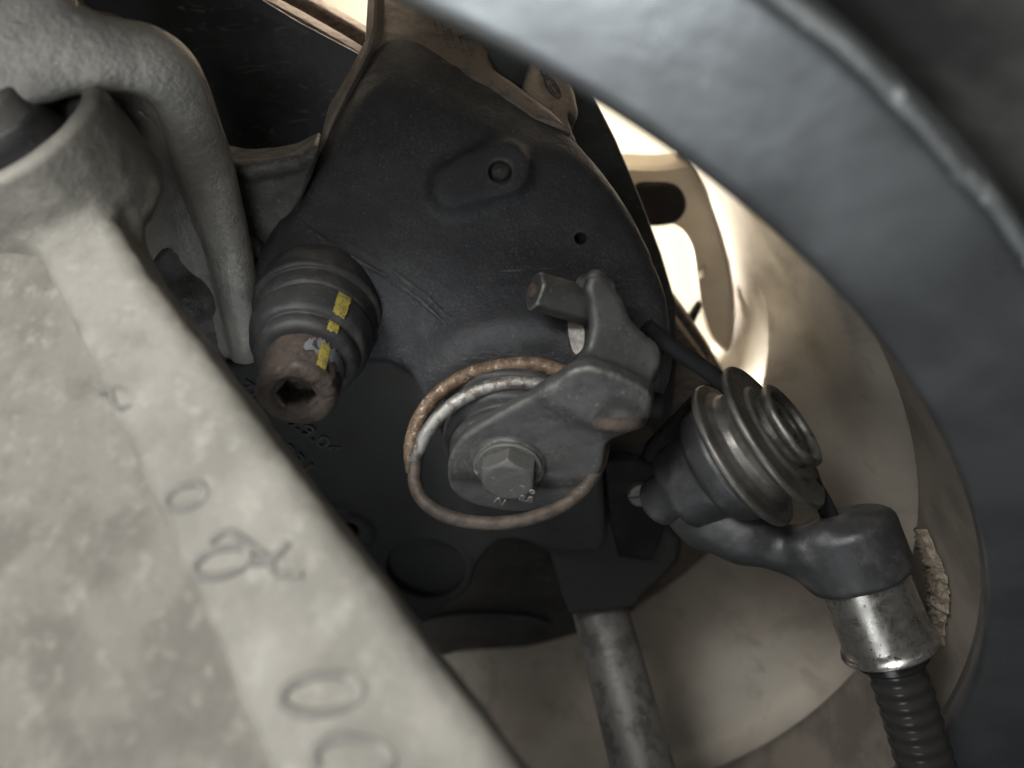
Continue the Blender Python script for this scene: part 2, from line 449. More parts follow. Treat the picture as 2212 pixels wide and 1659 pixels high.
M_rod = mat('weathered steel rod', (0.17, 0.165, 0.155), 0.55, 0.4,
    vary=[((0.085, 0.08, 0.074), 'noise', 8, 0.45, 0.62, 0.85), ((0.27, 0.26, 0.245), 'fine', 2.0, 0.56, 0.7, 0.6)],
    bumps=[('noise', 2.5, 0.25)])
M_wall = mat('cream outside wall', (0.80, 0.74, 0.62), 0.8, 0.0, vary=[((0.72, 0.66, 0.54), 'noise', 200, 0.42, 0.62, 0.6)])

# ---------------------------------------------------------------- object builders
WORLD = {}
def finish(me, m, sharp=None):
    me.materials.append(m)
    n = len(me.polygons)
    me.polygons.foreach_set('use_smooth', [True] * n)
    if sharp is not None:
        bm = bmesh.new(); bm.from_mesh(me)
        bmesh.ops.recalc_face_normals(bm, faces=bm.faces)
        lim = math.radians(sharp)
        for e in bm.edges:
            if len(e.link_faces) == 2 and e.calc_face_angle(0) > lim: e.smooth = False
        bm.to_mesh(me); bm.free()
    me.update()

def thing(name, label, cat, loc, group=None):
    o = bpy.data.objects.new(name, None)
    o.empty_display_size = 0.01
    COL.objects.link(o)
    o.location = [c * MM for c in loc]
    WORLD[o.name] = np.asarray(loc, float)
    o['label'] = label; o['category'] = cat
    if group: o['group'] = group
    return o

def put(name, V, Fc, m, parent=None, sharp=40, label=None, cat=None, kind=None, origin=None):
    V = np.asarray(V, float)
    c = V.mean(0) if origin is None else np.asarray(origin, float)
    me = bpy.data.meshes.new(name)
    W = (V - c) * MM
    if isinstance(Fc, np.ndarray):
        me.vertices.add(len(W)); me.vertices.foreach_set('co', W.ravel())
        k = Fc.shape[1]
        me.loops.add(Fc.size); me.loops.foreach_set('vertex_index', Fc.ravel().astype(np.int32))
        me.polygons.add(len(Fc))
        me.polygons.foreach_set('loop_start', np.arange(0, Fc.size, k, dtype=np.int32))
        me.update(calc_edges=True); me.validate()
    else:
        me.from_pydata([tuple(v) for v in W], [], [tuple(int(i) for i in f) for f in Fc])
    finish(me, m, sharp)
    return link(name, me, c, parent, label, cat, kind)

def link(name, me, c, parent=None, label=None, cat=None, kind=None):
    o = bpy.data.objects.new(name, me)
    COL.objects.link(o)
    c = np.asarray(c, float)
    base = WORLD[parent.name] if parent else np.zeros(3)
    o.location = [x * MM for x in (c - base)]
    if parent: o.parent = parent
    WORLD[o.name] = c
    if label: o['label'] = label
    if cat: o['category'] = cat
    if kind: o['kind'] = kind
    return o

def solid(name, fn, lo, hi, h, m, parent=None, disp=None, **kw):
    V, Fq = polygonize(fn, lo, hi, h, disp)
    return put(name, V, Fq, m, parent, sharp=None, **kw)

def basis(ax):
    ax = nrm(ax)
    t = np.array([1.0, 0, 0]) if abs(ax[0]) < 0.8 else np.array([0, 0, 1.0])
    x = nrm(t - t.dot(ax) * ax)
    return x, np.cross(ax, x)

def soft_profile(pr, r=0.5):
    """Round the corners of a lathe profile a little."""
    pr = [np.array(q, float) for q in pr]
    out = [pr[0]]
    for i in range(1, len(pr) - 1):
        a, b, c = pr[i-1], pr[i], pr[i+1]
        la, lc = np.linalg.norm(a - b), np.linalg.norm(c - b)
        k = min(r, la * 0.45, lc * 0.45)
        p0 = b + (a - b) / max(la, 1e-9) * k; p1 = b + (c - b) / max(lc, 1e-9) * k
        for t in (0, 0.33, 0.67, 1):
            out.append((1-t)**2 * p0 + 2*t*(1-t) * b + t*t * p1)
    out.append(pr[-1])
    return out

def lathe(o, ax, profile, seg=64, a0=0.0, a1=2*math.pi, wob=None):
    """profile of (distance along ax, radius)."""
    o = np.asarray(o, float); ax = nrm(ax); x, y = basis(ax)
    full = abs(a1 - a0 - 2*math.pi) < 1e-6
    n = seg if full else seg + 1
    V = []
    for j, (t, r) in enumerate(profile):
        for i in range(n):
            an = a0 + (a1 - a0) * i / seg
            rr = r + (wob(an, t) if wob else 0)
            V.append(o + ax * t + (x * math.cos(an) + y * math.sin(an)) * rr)
    Fc = []
    for j in range(len(profile) - 1):
        for i in range(seg):
            k = (i + 1) % n if full else i + 1
            Fc.append((j*n+i, j*n+k, (j+1)*n+k, (j+1)*n+i))
    return np.array(V), Fc

def tube(pts, r, seg=14, cap=True):
    pts = np.asarray(pts, float); n = len(pts)
    rad = np.full(n, r) if np.isscalar(r) else np.asarray(r)
    T = np.gradient(pts, axis=0); T /= np.linalg.norm(T, axis=1)[:, None]
    x, y = basis(T[0]); V = []
    for i in range(n):
        x = nrm(x - x.dot(T[i]) * T[i]); y = np.cross(T[i], x)
        for k in range(seg):
            an = 2 * math.pi * k / seg
            V.append(pts[i] + (x * math.cos(an) + y * math.sin(an)) * rad[i])
    Fc = [(i*seg+k, i*seg+(k+1) % seg, (i+1)*seg+(k+1) % seg, (i+1)*seg+k) for i in range(n-1) for k in range(seg)]
    if cap:
        Fc.append(tuple(range(seg-1, -1, -1))); Fc.append(tuple((n-1)*seg+k for k in range(seg)))
    return np.array(V), Fc

def slab(pl, poly, z0, z1, bev=0.4):
    """Bevelled plate from a polygon on a work plane."""
    poly = np.asarray(poly); n = len(poly)
    ar = 0.5 * sum(poly[i][0]*poly[(i+1) % n][1]-poly[(i+1) % n][0]*poly[i][1] for i in range(n))
    if ar < 0: poly = poly[::-1]
    nr = []
    for i in range(n):
        e0 = poly[i]-poly[i-1]; e1 = poly[(i+1) % n]-poly[i]
        v = nrm([e0[1], -e0[0]]) + nrm([e1[1], -e1[0]])
        nr.append(v / max(0.5, v.dot(v) / 2))
    nr = np.array(nr)
    inn = poly - nr * bev
    V = [pl.w(*q, z0) for q in inn] + [pl.w(*q, z0 + bev) for q in poly] + [pl.w(*q, z1 - bev) for q in poly] + [pl.w(*q, z1) for q in inn]
    Fc = [tuple(range(n-1, -1, -1)), tuple(3*n+i for i in range(n))]
    for L_ in range(3):
        Fc += [(L_*n+i, L_*n+(i+1) % n, (L_+1)*n+(i+1) % n, (L_+1)*n+i) for i in range(n)]
    return np.array(V), Fc

def text_part(name, s, pl, u, v, du, dv, height, depth, m, parent, z=0.0):
    """Raised characters on a work plane, starting at pixel (u, v) and running towards (du, dv)."""
    cu = bpy.data.curves.new('lettering', 'FONT')
    cu.body = s; cu.size = height * MM * 1.35; cu.extrude = depth * MM; cu.bevel_depth = 0.10 * MM
    cu.resolution_u = 3
    ob = bpy.data.objects.new('lettering', cu); COL.objects.link(ob)
    bpy.context.view_layer.update()
    me = bpy.data.meshes.new_from_object(ob.evaluated_get(bpy.context.evaluated_depsgraph_get()))
    bpy.data.objects.remove(ob, do_unlink=True)
    A_, B_ = pl.hit(u, v, z), pl.hit(du, dv, z)
    x = nrm(B_ - A_); y = np.cross(pl.n, x)
    V = np.array([list(q.co) for q in me.vertices]) / MM
    Wd = V[:, 0].max() - V[:, 0].min()
    V[:, 0] *= np.linalg.norm(B_ - A_) / Wd
    W = A_ + V[:, 0:1] * x + V[:, 1:2] * y + V[:, 2:3] * pl.n
    Fc = [tuple(p.vertices) for p in me.polygons]
    bpy.data.meshes.remove(me)
    return put(name, W, Fc, m, parent, sharp=50)

def rng(pts, pad):
    pts = np.asarray(pts)
    return pts.min(0) - pad, pts.max(0) + pad

# ================================================================ SETTING: wall outside the car, seen through the wheel
wallo = put('wall', np.array([(-900, 1000, -900), (1500, 1000, -900), (1500, 1000, 1500), (-900, 1000, 1500)]), [(0, 1, 2, 3)], M_wall, kind='structure')
wallo['label'] = 'sunlit cream wall outside, bright beyond the wheel'

# ================================================================ WHEEL
wheel = thing('wheel', 'car wheel seen from inside, dusty beige barrel with dark rim flange and tyre', 'wheel', C0)
X1, Y1 = E1, E2
def revolve(profile, seg=220, wob=None):
    V = []; n = seg
    for (t, r) in profile:
        for i in range(seg):
            an = 2*math.pi*i/seg
            V.append(wp(t, r + (wob(an, t) if wob else 0), an))
    Fc = [(j*n+i, j*n+(i+1) % n, (j+1)*n+(i+1) % n, (j+1)*n+i) for j in range(len(profile)-1) for i in range(n)]
    return np.array(V), Fc
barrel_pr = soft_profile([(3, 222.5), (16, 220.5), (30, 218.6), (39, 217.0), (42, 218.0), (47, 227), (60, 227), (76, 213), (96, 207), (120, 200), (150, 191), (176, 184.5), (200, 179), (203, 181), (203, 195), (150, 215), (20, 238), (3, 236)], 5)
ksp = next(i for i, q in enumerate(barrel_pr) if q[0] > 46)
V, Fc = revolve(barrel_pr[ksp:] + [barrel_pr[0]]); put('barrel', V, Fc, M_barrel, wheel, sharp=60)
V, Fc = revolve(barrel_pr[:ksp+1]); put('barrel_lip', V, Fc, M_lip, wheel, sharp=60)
flange_pr = soft_profile([(10, 222.5), (3.5, 220), (0.5, 220.6), (-0.2, 222.5), (-2.8, 242.5), (-3.8, 244.6), (-3.0, 246.5), (2, 247), (8, 244), (10, 236), (11, 226)], 2.2)
V, Fc = revolve(flange_pr); put('rim_flange', V, Fc, M_flange, wheel, sharp=60)
V, Fc = revolve([(-4.9 + 1.3*math.cos(k*math.pi/4), 244.6 + 1.3*math.sin(k*math.pi/4)) for k in range(9)], 300, wob=lambda an, t: 0.25*math.sin(37*an)*math.sin(11*an+1)+0.15*math.sin(91*an))
put('lip_highlight', V, Fc, M_lipedge, wheel, sharp=None)  # added ring that draws the thin highlight line
tyre_pr = soft_profile([(9, 244), (5, 248.5), (-8, 259), (-16, 280), (-17, 298), (-8, 318), (10, 332), (60, 336), (150, 336), (200, 330), (214, 300), (212, 262), (206, 249)], 8)
V, Fc = revolve(tyre_pr); put('tyre', V, Fc, M_tyre, wheel, sharp=60)

# spoke with an open window, its dark pocket
SP = axplane(186)
def wrim(name, pts, t0, th, m, parent, bev=1.0, smooth=6):
    pl = axplane(t0)
    poly = catmull(pl.poly(pts), smooth, True) if smooth else pl.poly(pts)
    V, Fc = slab(pl, poly, -th, 0, bev)
    return put(name, V, Fc, m, parent, sharp=35)
spoke = wrim('spoke', [(1330, 366), (1420, 362), (1500, 352), (1600, 360), (1645, 500), (1650, 700), (1600, 770), (1545, 745), (1514, 680), (1500, 600), (1490, 540), (1470, 502), (1440, 488), (1398, 490), (1375, 440)], 182, 14, M_spoke, wheel, 1.5, 4)
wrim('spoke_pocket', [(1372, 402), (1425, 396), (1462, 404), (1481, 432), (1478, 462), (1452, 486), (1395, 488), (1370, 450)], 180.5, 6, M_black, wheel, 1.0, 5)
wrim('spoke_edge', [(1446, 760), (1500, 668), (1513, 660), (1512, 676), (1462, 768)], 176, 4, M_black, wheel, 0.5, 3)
def plain_spoke(ang):
    pl = axplane(186); c, sn = math.cos(ang), math.sin(ang)
    prof = [(55, -13), (120, -9), (172, -15), (181, -20), (181, 20), (172, 15), (120, 9), (55, 13)]
    poly = np.array([(r_*c - w_*sn, r_*sn + w_*c) for r_, w_ in prof])
    V, Fc = slab(pl, poly, -16, 0, 2.0)
    put('spoke', V, Fc, M_spoke, wheel, sharp=35)
for k in range(1, 9): plain_spoke(math.radians(27 + 40*k))
V, Fc = revolve(soft_profile([(186, 0.5), (184, 62), (190, 66), (202, 60), (204, 0.5)], 3), 72); put('hub', V, Fc, M_spoke, wheel, sharp=40)
# ridge of dried adhesive where a balance weight used to sit
def residue(name, path, wid, t0, m, hgt, seed):
    """lumpy patch that follows the barrel surface"""
    rs = np.random.RandomState(seed)
    pts = catmull(path, 10); n = len(pts); K = 9
    V = []
    for i, (u, v, d) in enumerate(pts):
        c = P(u, v, d)
        q = c - C0; al = q @ E1, q @ E2
        an = math.atan2(al[1], al[0])
        rad = -(E1*math.cos(an) + E2*math.sin(an)); tan = -E1*math.sin(an)+E2*math.cos(an)
        tang = nrm(P(*pts[min(i+1, n-1)]) - P(*pts[max(i-1, 0)]))
        side = nrm(np.cross(tang, rad))
        w = wid * (0.35 + 0.65*math.sin(math.pi*(i+0.5)/n)) * (0.8+0.5*rs.rand())
        for k in range(K):
            s = k/(K-1)*2-1
            hh = hgt*(1-s*s)*(0.5+0.9*rs.rand()) if 0 < k < K-1 else -0.6
            V.append(c + side*w*s + rad*hh)
    Fc = [(i*K+k, i*K+k+1, (i+1)*K+k+1, (i+1)*K+k) for i in range(n-1) for k in range(K-1)]
    return put(name, np.array(V), Fc, m, wheel, sharp=None)

def barrel_hit(u, v):
    """depth where a pixel's ray meets the inside of the barrel"""
    r = ray(u, v); best = None
    pr = barrel_pr
    for d in np.arange(90, 620, 0.5):
        q = r * d - C0; t = -(q @ AX); rad = math.hypot(q @ E1, q @ E2)
        if t < 3 or t > 214: continue
        ts = [a[0] for a in pr[:40]]; rsx = [a[1] for a in pr[:40]]
        if rad >= np.interp(t, ts, rsx) - 0.3: return d
    return 330.0

residue('adhesive_residue', [(u, v, barrel_hit(u, v)-1) for u, v in [(1493, 362), (1500, 420), (1508, 480), (1518, 540), (1522, 600)]], 4.0, 0, M_glue, 2.2, 1)
residue('adhesive_residue', [(u, v, barrel_hit(u, v)-1) for u, v in [(1992, 1140), (2010, 1195), (2025, 1250), (2024, 1310), (2026, 1385)]], 6.5, 0, M_crust, 2.5, 2)

# ================================================================ BRAKE DISC and its shield
TD = 128.0      # distance of the disc's inner face from the wheel's inner lip
_q = np.array([axplane(TD).pix(*p) for p in [(566, 0), (778, 119), (1452, 690)]])
_c = np.linalg.solve(np.c_[2*_q, np.ones(3)], (_q**2).sum(1))
DC = _c[:2]; DR = math.sqrt(_c[2] + _c[0]**2 + _c[1]**2)
DOFF = E1*DC[0] + E2*DC[1]
disc = thing('brake_disc', 'vented brake disc with rusty brown rim behind the caliper', 'brake disc', C0 - AX*TD + DOFF)
def rev_disc(pr):
    V, Fc = revolve(pr); return V + DOFF, Fc
V, Fc = rev_disc(soft_profile([(TD+1, 80), (TD+1, DR-1), (TD+1.6, DR), (TD+7.4, DR), (TD+8, DR-1), (TD+8, 80)], 0.6)); put('inner_ring', V, Fc, M_disc, disc, sharp=40)
V, Fc = rev_disc(soft_profile([(TD+18, 80), (TD+18, DR-1), (TD+18.5, DR), (TD+24, DR), (TD+24.5, DR-1), (TD+24.5, 80)], 0.6)); put('outer_ring', V, Fc, M_disc, disc, sharp=40)
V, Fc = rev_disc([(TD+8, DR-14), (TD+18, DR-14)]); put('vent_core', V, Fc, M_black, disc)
# vanes: 44 alike pieces that share one mesh
NV = 44
bm = bmesh.new()
bmesh.ops.create_cube(bm, size=1.0)
for v_ in bm.verts: v_.co = Vector((v_.co.x*13*MM, v_.co.y*8.0*MM, v_.co.z*10*MM))
vme = bpy.data.meshes.new('vane'); bm.to_mesh(vme); bm.free(); vme.materials.append(M_disc)
for i in range(NV):
    an = math.radians(82.4) + 2*math.pi*i/NV
    o = link('vane', vme, wp(TD+13, DR-7.5, an) + DOFF, disc)
    rx = E1*math.cos(an)+E2*math.sin(an); tn = -E1*math.sin(an)+E2*math.cos(an)
    o.rotation_euler = Matrix((rx, tn, AX)).transposed().to_euler()

shield = thing('dust_shield', 'black scratched splash shield plate in front of the brake disc', 'dust shield', C0 - AX*(TD-3) + DOFF)
SHP = axplane(TD-1.0)
sh_pts = [(-140, -60), (120, -140), (330, -95), (470, -48), (560, -2), (640, 47), (700, 79), (780, 121), (900, 110), (1050, 60), (1180, 110), (1276, 198), (1328, 300), (1383, 430), (1428, 550),
          (1458, 650), (1463, 760), (1455, 860), (1440, 960), (1455, 1080), (1472, 1170), (1466, 1212), (1438, 1240), (1418, 1262), (1385, 1292), (1370, 1312), (1374, 1335), (1362, 1384), (1300, 1392),
          (1228, 1394), (1214, 1380), (1204, 1392), (1130, 1398), (1048, 1403), (1034, 1396), (1000, 1402), (935, 1425), (760, 1490), (500, 1500), (200, 1300), (-100, 800)]
V, Fc = slab(SHP, SHP.poly(sh_pts), -1.6, 0, 0.5); put('shield_plate', V, Fc, M_shield, shield, sharp=50)
V, Fc = slab(SHP, catmull(SHP.poly([(905, 1345), (1000, 1322), (1150, 1330), (1190, 1352), (1150, 1372), (1000, 1378), (915, 1385)]), 4, True), 0, 2.2, 1.0); put('shield_rib', V, Fc, M_shield, shield, sharp=35)

# ================================================================ BRAKE CALIPER
cal = thing('brake_caliper', 'dark grey cast brake caliper with parking brake lever and coil spring', 'brake caliper', P(1050, 640, 215))
PF = Plane(P(1000, 450, 205), (0.03, -0.985, 0.10))
main_poly = catmull(PF.poly([(872, 44), (960, 84), (1052, 130), (1120, 178), (1190, 238), (1250, 292), (1340, 402), (1400, 505), (1438, 605), (1457, 705), (1455, 820),
    (1390, 905), (1250, 930), (1060, 920), (950, 880), (905, 800), (830, 768), (760, 760), (600, 730), (548, 680), (541, 600), (560, 515), (592, 430), (640, 352), (690, 290), (715, 225), (752, 158), (800, 80)]), 4, True)
fz = lambda u, v, z=0: PF.hit(u, v, z)
def edge_half(a, b, tilt, out_uv, z=0.0):
    """half-space through an edge on the face that falls away from it towards out_uv"""
    A_, B_ = fz(*a, z), fz(*b, z)
    L_ = nrm(B_ - A_)
    side = nrm(np.cross(PF.n, L_))
    O_ = fz(*out_uv, z)
    if (O_ - A_) @ side < 0: side = -side
    n = math.cos(math.radians(tilt)) * PF.n + math.sin(math.radians(tilt)) * side
    return A_, n
H = [edge_half((846, 78), (652, 452), 50, (600, 250)), edge_half((655, 455), (965, 690), 24, (680, 640)),
     edge_half((850, 172), (690, 262), 22, (740, 120)), edge_half((850, 172), (1225, 345), 27, (1120, 150))]
pc = fz(1128, 852, -10)
pinb = P(688, 655, 214)
def f_cal(p):
    d = sd_prism(p, PF, main_poly, -42, 0, 6.5)
    for pt, n in H: d = smax(d, sd_half(p, pt, n), 2.2)
    d = smin(d, sd_cyl(p, pc, AX, 26.5, -40, 4, 5.0), 13.0)
    d = smin(d, sd_cyl(p, pinb, AX, 17.2, -26, 3, 3.5), 9.0)
    pad = np.minimum(sd_caps(p, fz(985, 415, -2.0), fz(1084, 372, -1.0), 8.0, 8.6), 1e9)
    pad = smax(pad, sd_half(p, fz(1080, 370, 4.0), PF.n), 1.4)
    d = smin(d, pad, 3.0)
    d = smax(d, -sd_cyl(p, fz(1081, 370, 4.0), PF.n, 3.3, -4.5, 4.0, 0.3), 0.5)
    d = smax(d, -sd_cyl(p, fz(1255, 513, 0), PF.n + 0.25*np.array([1, 0, 0]), 1.55, -7, 5, 0.3), 0.5)
    return d
f_cal0 = f_cal
seam = [(trace(f_cal0, u, v), r) for u, v, r in [(704, 275, 0.25), (690, 308, 0.45), (684, 330, 0.35), (672, 362, 0.55), (668, 385, 0.40), (657, 415, 0.6), (648, 440, 0.5), (643, 460, 0.25)]]
part1 = [(trace(f_cal0, u, v) , r) for u, v, r in [(645, 462, 0.3), (655, 486, 0.45), (690, 512, 0.5), (760, 556, 0.5), (840, 600, 0.5), (905, 645, 0.5), (958, 695, 0.45), (985, 740, 0.3)]]
part2 = [(trace(f_cal0, u, v), r) for u, v, r in [(760, 530, 0.2), (830, 572, 0.4), (920, 640, 0.4), (975, 690, 0.2)]]
def f_cal(p):
    d = f_cal0(p)
    d = smax(d, -sd_chain(p, seam, 0.2), 0.25)
    d = smin(d, sd_chain(p, part1, 0.3), 0.5)
    d = smin(d, sd_chain(p, part2, 0.3), 0.6)
    return d
cast = lambda a1, s1, a2, s2, sd=0: (lambda V: a1*vnoise(V, s1, sd) + a2*vnoise(V, s2, sd+5))
housing = solid('housing', f_cal, (-78, 150, -32), (62, 252, 118), 0.7, M_cal, cal, cast(0.7, 9, 0.25, 2.6))
V, Fc = lathe(fz(1081, 370, 0.0), PF.n, [(-2, 0.01), (-2, 2.9), (0.6, 2.9), (1.5, 2.2), (1.9, 0.01)], 28); put('blanking_plug', V, Fc, M_cal, housing, sharp=50)

# bridge over the disc, bronze coloured from brake dust
PB = Plane(P(930, 70, 221), (0.10, -0.92, 0.38))
bridge_poly = PB.poly([(796, -90), (1110, -90), (1042, 10), (1050, 62), (1058, 118), (1068, 142), (1120, 180), (1190, 232), (1240, 280), (1150, 260), (1050, 190), (880, 125), (820, 130), (790, 130), (786, 100), (800, 40)])
def f_br(p):
    d = sd_prism(p, PB, bridge_poly, -14, 0, 2.5)
    return d
bridge = solid('bridge', f_br, (-60, 185, 60), (40, 260, 140), 0.7, M_bridge, cal, cast(0.5, 6, 0.2, 2.0, 3))
# side rail strip along the left shoulder
PR = Plane(P(740, 200, 213), (-0.35, -0.90, 0.22))
V, Fc = slab(PR, PR.poly([(793, -30), (815, -30), (811, 55), (797, 105), (757, 180), (716, 262), (694, 320), (676, 345), (662, 352), (688, 300), (708, 225), (746, 162), (786, 85)]), -5, 0, 0.7)
put('pad_backing_plate', V, Fc, M_bridge, cal, sharp=40)
# rear lug with raised emblem
PL = Plane(P(1200, 200, 219), (0.18, -0.93, 0.30))
lug_poly = PL.poly([(1130, 180), (1148, 120), (1180, 120), (1232, 168), (1244, 205), (1250, 238), (1247, 252), (1240, 243), (1231, 236), (1228, 250), (1238, 280), (1250, 310), (1200, 300), (1120, 220)])
lug = solid('lug', lambda p: sd_prism(p, PL, lug_poly, -9, 0, 1.4), (-5, 195, 55), (40, 250, 110), 0.5, M_bridge, cal, cast(0.3, 5, 0.12, 1.6, 7))
def ring_part(name, pl, uvs, r, m, parent, closed=True, z=0.0, n=8):
    pts = catmull([pl.hit(u, v, z) for u, v in uvs], n, closed)
    if closed: pts = np.vstack([pts, pts[:2]])
    V, Fc = tube(pts, r, 8)
    return put(name, V, Fc, m, parent, sharp=None)
def ell_uv(cu, cv, a, b, rot, n=12, a0=0, a1=360):
    out = []
    for i in range(n):
        th = math.radians(a0 + (a1-a0)*i/(n if a1-a0 == 360 else n-1)); c, s = math.cos(math.radians(rot)), math.sin(math.radians(rot))
        x, y = a*math.cos(th), b*math.sin(th)
        out.append((cu + x*c - y*s, cv + x*s + y*c))
    return out
ring_part('emblem', PL, ell_uv(1194, 188, 27, 10, 58), 0.42, M_cal, lug)
ring_part('emblem', PL, ell_uv(1197, 192, 13, 4.5, 58, 8, 20, 330), 0.36, M_cal, lug, False)
ring_part('emblem', PL, [(1181, 172), (1188, 168), (1194, 176)], 0.36, M_cal, lug, False)
ring_part('emblem', PL, ell_uv(1176, 158, 9, 5.5, 50, 8, 30, 320), 0.36, M_cal, lug, False)
# rows of dot-peened marks on the bridge
rs = np.random.RandomState(4)
DV, DF = [], []
for r_ in range(5):
    for c_ in range(9):
        if rs.rand() < 0.28: continue
        u = 938 + r_*17 + c_*1.5; v = 44 + r_*8 + c_*5.4 
        q = PB.hit(u, v, 0.05)
        b0 = len(DV)
        for k in range(6): DV.append(q + (PB.x*math.cos(k*math.pi/3)+PB.y*math.sin(k*math.pi/3))*0.24)
        DV.append(q + PB.n*0.22)
        for k in range(6): DF.append((b0+k, b0+(k+1) % 6, b0+6))
put('dot_marks', np.array(DV), DF, M_black, bridge, sharp=None, kind='stuff')

# ---- guide pin: rubber boot and socket bolt
pin0 = P(690, 668, 207)
PINAX = nrm(AX + np.array([0.13, 0, 0]))
boot_pr = soft_profile([(-6, 17.2), (2, 17.4), (3.2, 17.8), (4.2, 17.2), (4.4, 16.2), (9.6, 15.9), (10.2, 15.0), (11.0, 15.6), (12.0, 16.2), (18.5, 15.0), (19.6, 14.2), (19.9, 13.2), (20.4, 13.0), (21.5, 13.3), (23.5, 13.0), (24.6, 11.8), (24.8, 9.0), (24.0, 4.0)], 0.9)
def bw(an, t): return 0.12*math.sin(3*an+t*0.4)+0.07*math.sin(7*an+t)
V, Fc = lathe(pin0, PINAX, boot_pr, 96, wob=bw); boot = put('guide_pin_boot', V, Fc, M_rubber, cal, sharp=60)
# socket head bolt with hex recess
hb = pin0 + PINAX*24.0
def f_gb(p):
    d = sd_cyl(p, hb, PINAX, 9.9, -4, 13.2, 2.2)
    q = p - hb; x, y = basis(PINAX)
    X_, Y_, Z_ = q @ x, q @ y, q @ PINAX
    hexd = np.maximum.reduce([np.abs(X_*math.cos(k*math.pi/3+0.35)+Y_*math.sin(k*math.pi/3+0.35)) for k in range(3)]) - 4.3
    rec = np.maximum(hexd, -(Z_ - 6.0))
    cone = np.linalg.norm(np.stack([X_, Y_], 1), axis=1) - 5.4 - np.maximum(Z_-12.2, -3)*0.9
    return smax(d, -np.minimum(rec, np.maximum(cone, 12.2-Z_)), 0.6)
lo, hi = rng([hb-PINAX*6, hb+PINAX*15], 13)
gbolt = solid('guide_pin_bolt', f_gb, lo, hi, 0.38, M_rust, cal, lambda V: 0.5*vnoise(V, 3.0, 2)+0.35*vnoise(V, 1.2, 9))
def surf_patch(name, o, ax, t0, t1, r0, r1, an0, an1, m, parent, lift=0.12, nt=14, na=10, seed=0, rag=0.5):
    """Paint strip that wraps a turned surface: a thin shell with ragged ends"""
    rs = np.random.RandomState(seed); x, y = basis(ax); V = []
    e0 = (rs.rand(na)-0.5)*rag; e1 = (rs.rand(na)-0.5)*rag
    for i in range(nt):
        for k in range(na):
            s = i/(nt-1); t = (t0+e0[k])*(1-s) + (t1+e1[k])*s
            rr = np.interp(t, r0, r1) + lift
            an = an0+(an1-an0)*k/(na-1) + (rs.rand()-0.5)*0.02
            V.append(np.asarray(o) + nrm(ax)*t + (x*math.cos(an)+y*math.sin(an))*rr)
    Fc = [(i*na+k, i*na+k+1, (i+1)*na+k+1, (i+1)*na+k) for i in range(nt-1) for k in range(na-1)]
    return put(name, np.array(V), Fc, m, parent, sharp=None)
bt = [a[0] for a in boot_pr[:-6]]; br = [a[1] for a in boot_pr[:-6]]
# the marking line is on the upper right of boot and bolt
xb, yb = basis(PINAX)
def ang_at(u, v, o, ax, r):
    """angle of the point of the turned surface nearest to a pixel's ray"""
    best = None
    for an in np.linspace(0, 2*math.pi, 721):
        q = np.asarray(o) + (xb*math.cos(an)+yb*math.sin(an))*r
        if (xb*math.cos(an)+yb*math.sin(an)) @ q > 0: continue
        du = q[0]/q[1]*F+1106-u; dv = -q[2]/q[1]*F+829.5-v
        if best is None or du*du+dv*dv < best[0]: best = (du*du+dv*dv, an)
    return best[1]
an_b = ang_at(722, 682, pin0+PINAX*14, PINAX, 16)
surf_patch('paint_mark', pin0, PINAX, 11.4, 19.3, bt, br, an_b-0.115, an_b+0.115, M_yellow, boot, 0.24, seed=1, rag=0.5)
surf_patch('paint_mark', pin0, PINAX, 20.8, 23.8, bt, br, an_b-0.11, an_b+0.11, M_yellow, boot, 0.24, seed=2, rag=0.7)
an_h = ang_at(688, 785, hb+PINAX*6, PINAX, 10)
surf_patch('paint_mark', hb, PINAX, 1.8, 11.0, [-5, 20], [9.9, 9.9], an_h-0.13, an_h+0.13, M_yellow, gbolt, 0.30, seed=3, rag=0.9)
surf_patch('zinc_patch', hb, PINAX, 1.4, 6.6, [-5, 20], [9.9, 9.9], an_h-0.95, an_h+0.50, M_zinc, gbolt, 0.22, seed=4, rag=2.2, na=24)

# ---- lever pivot: dark rubber seal stack behind the spring
piv = P(1103, 1000, 196)
V, Fc = lathe(piv - AX*16.5, AX, soft_profile([(-6, 21), (4, 21), (5, 19), (6, 18), (9, 19.5), (11, 18.8), (12, 16), (14, 17), (16.5, 16), (17.5, 12), (18, 6)], 1.2), 80, wob=lambda a, t: 0.15*math.sin(5*a+t))
put('lever_seal', V, Fc, M_rubber, cal, sharp=60)

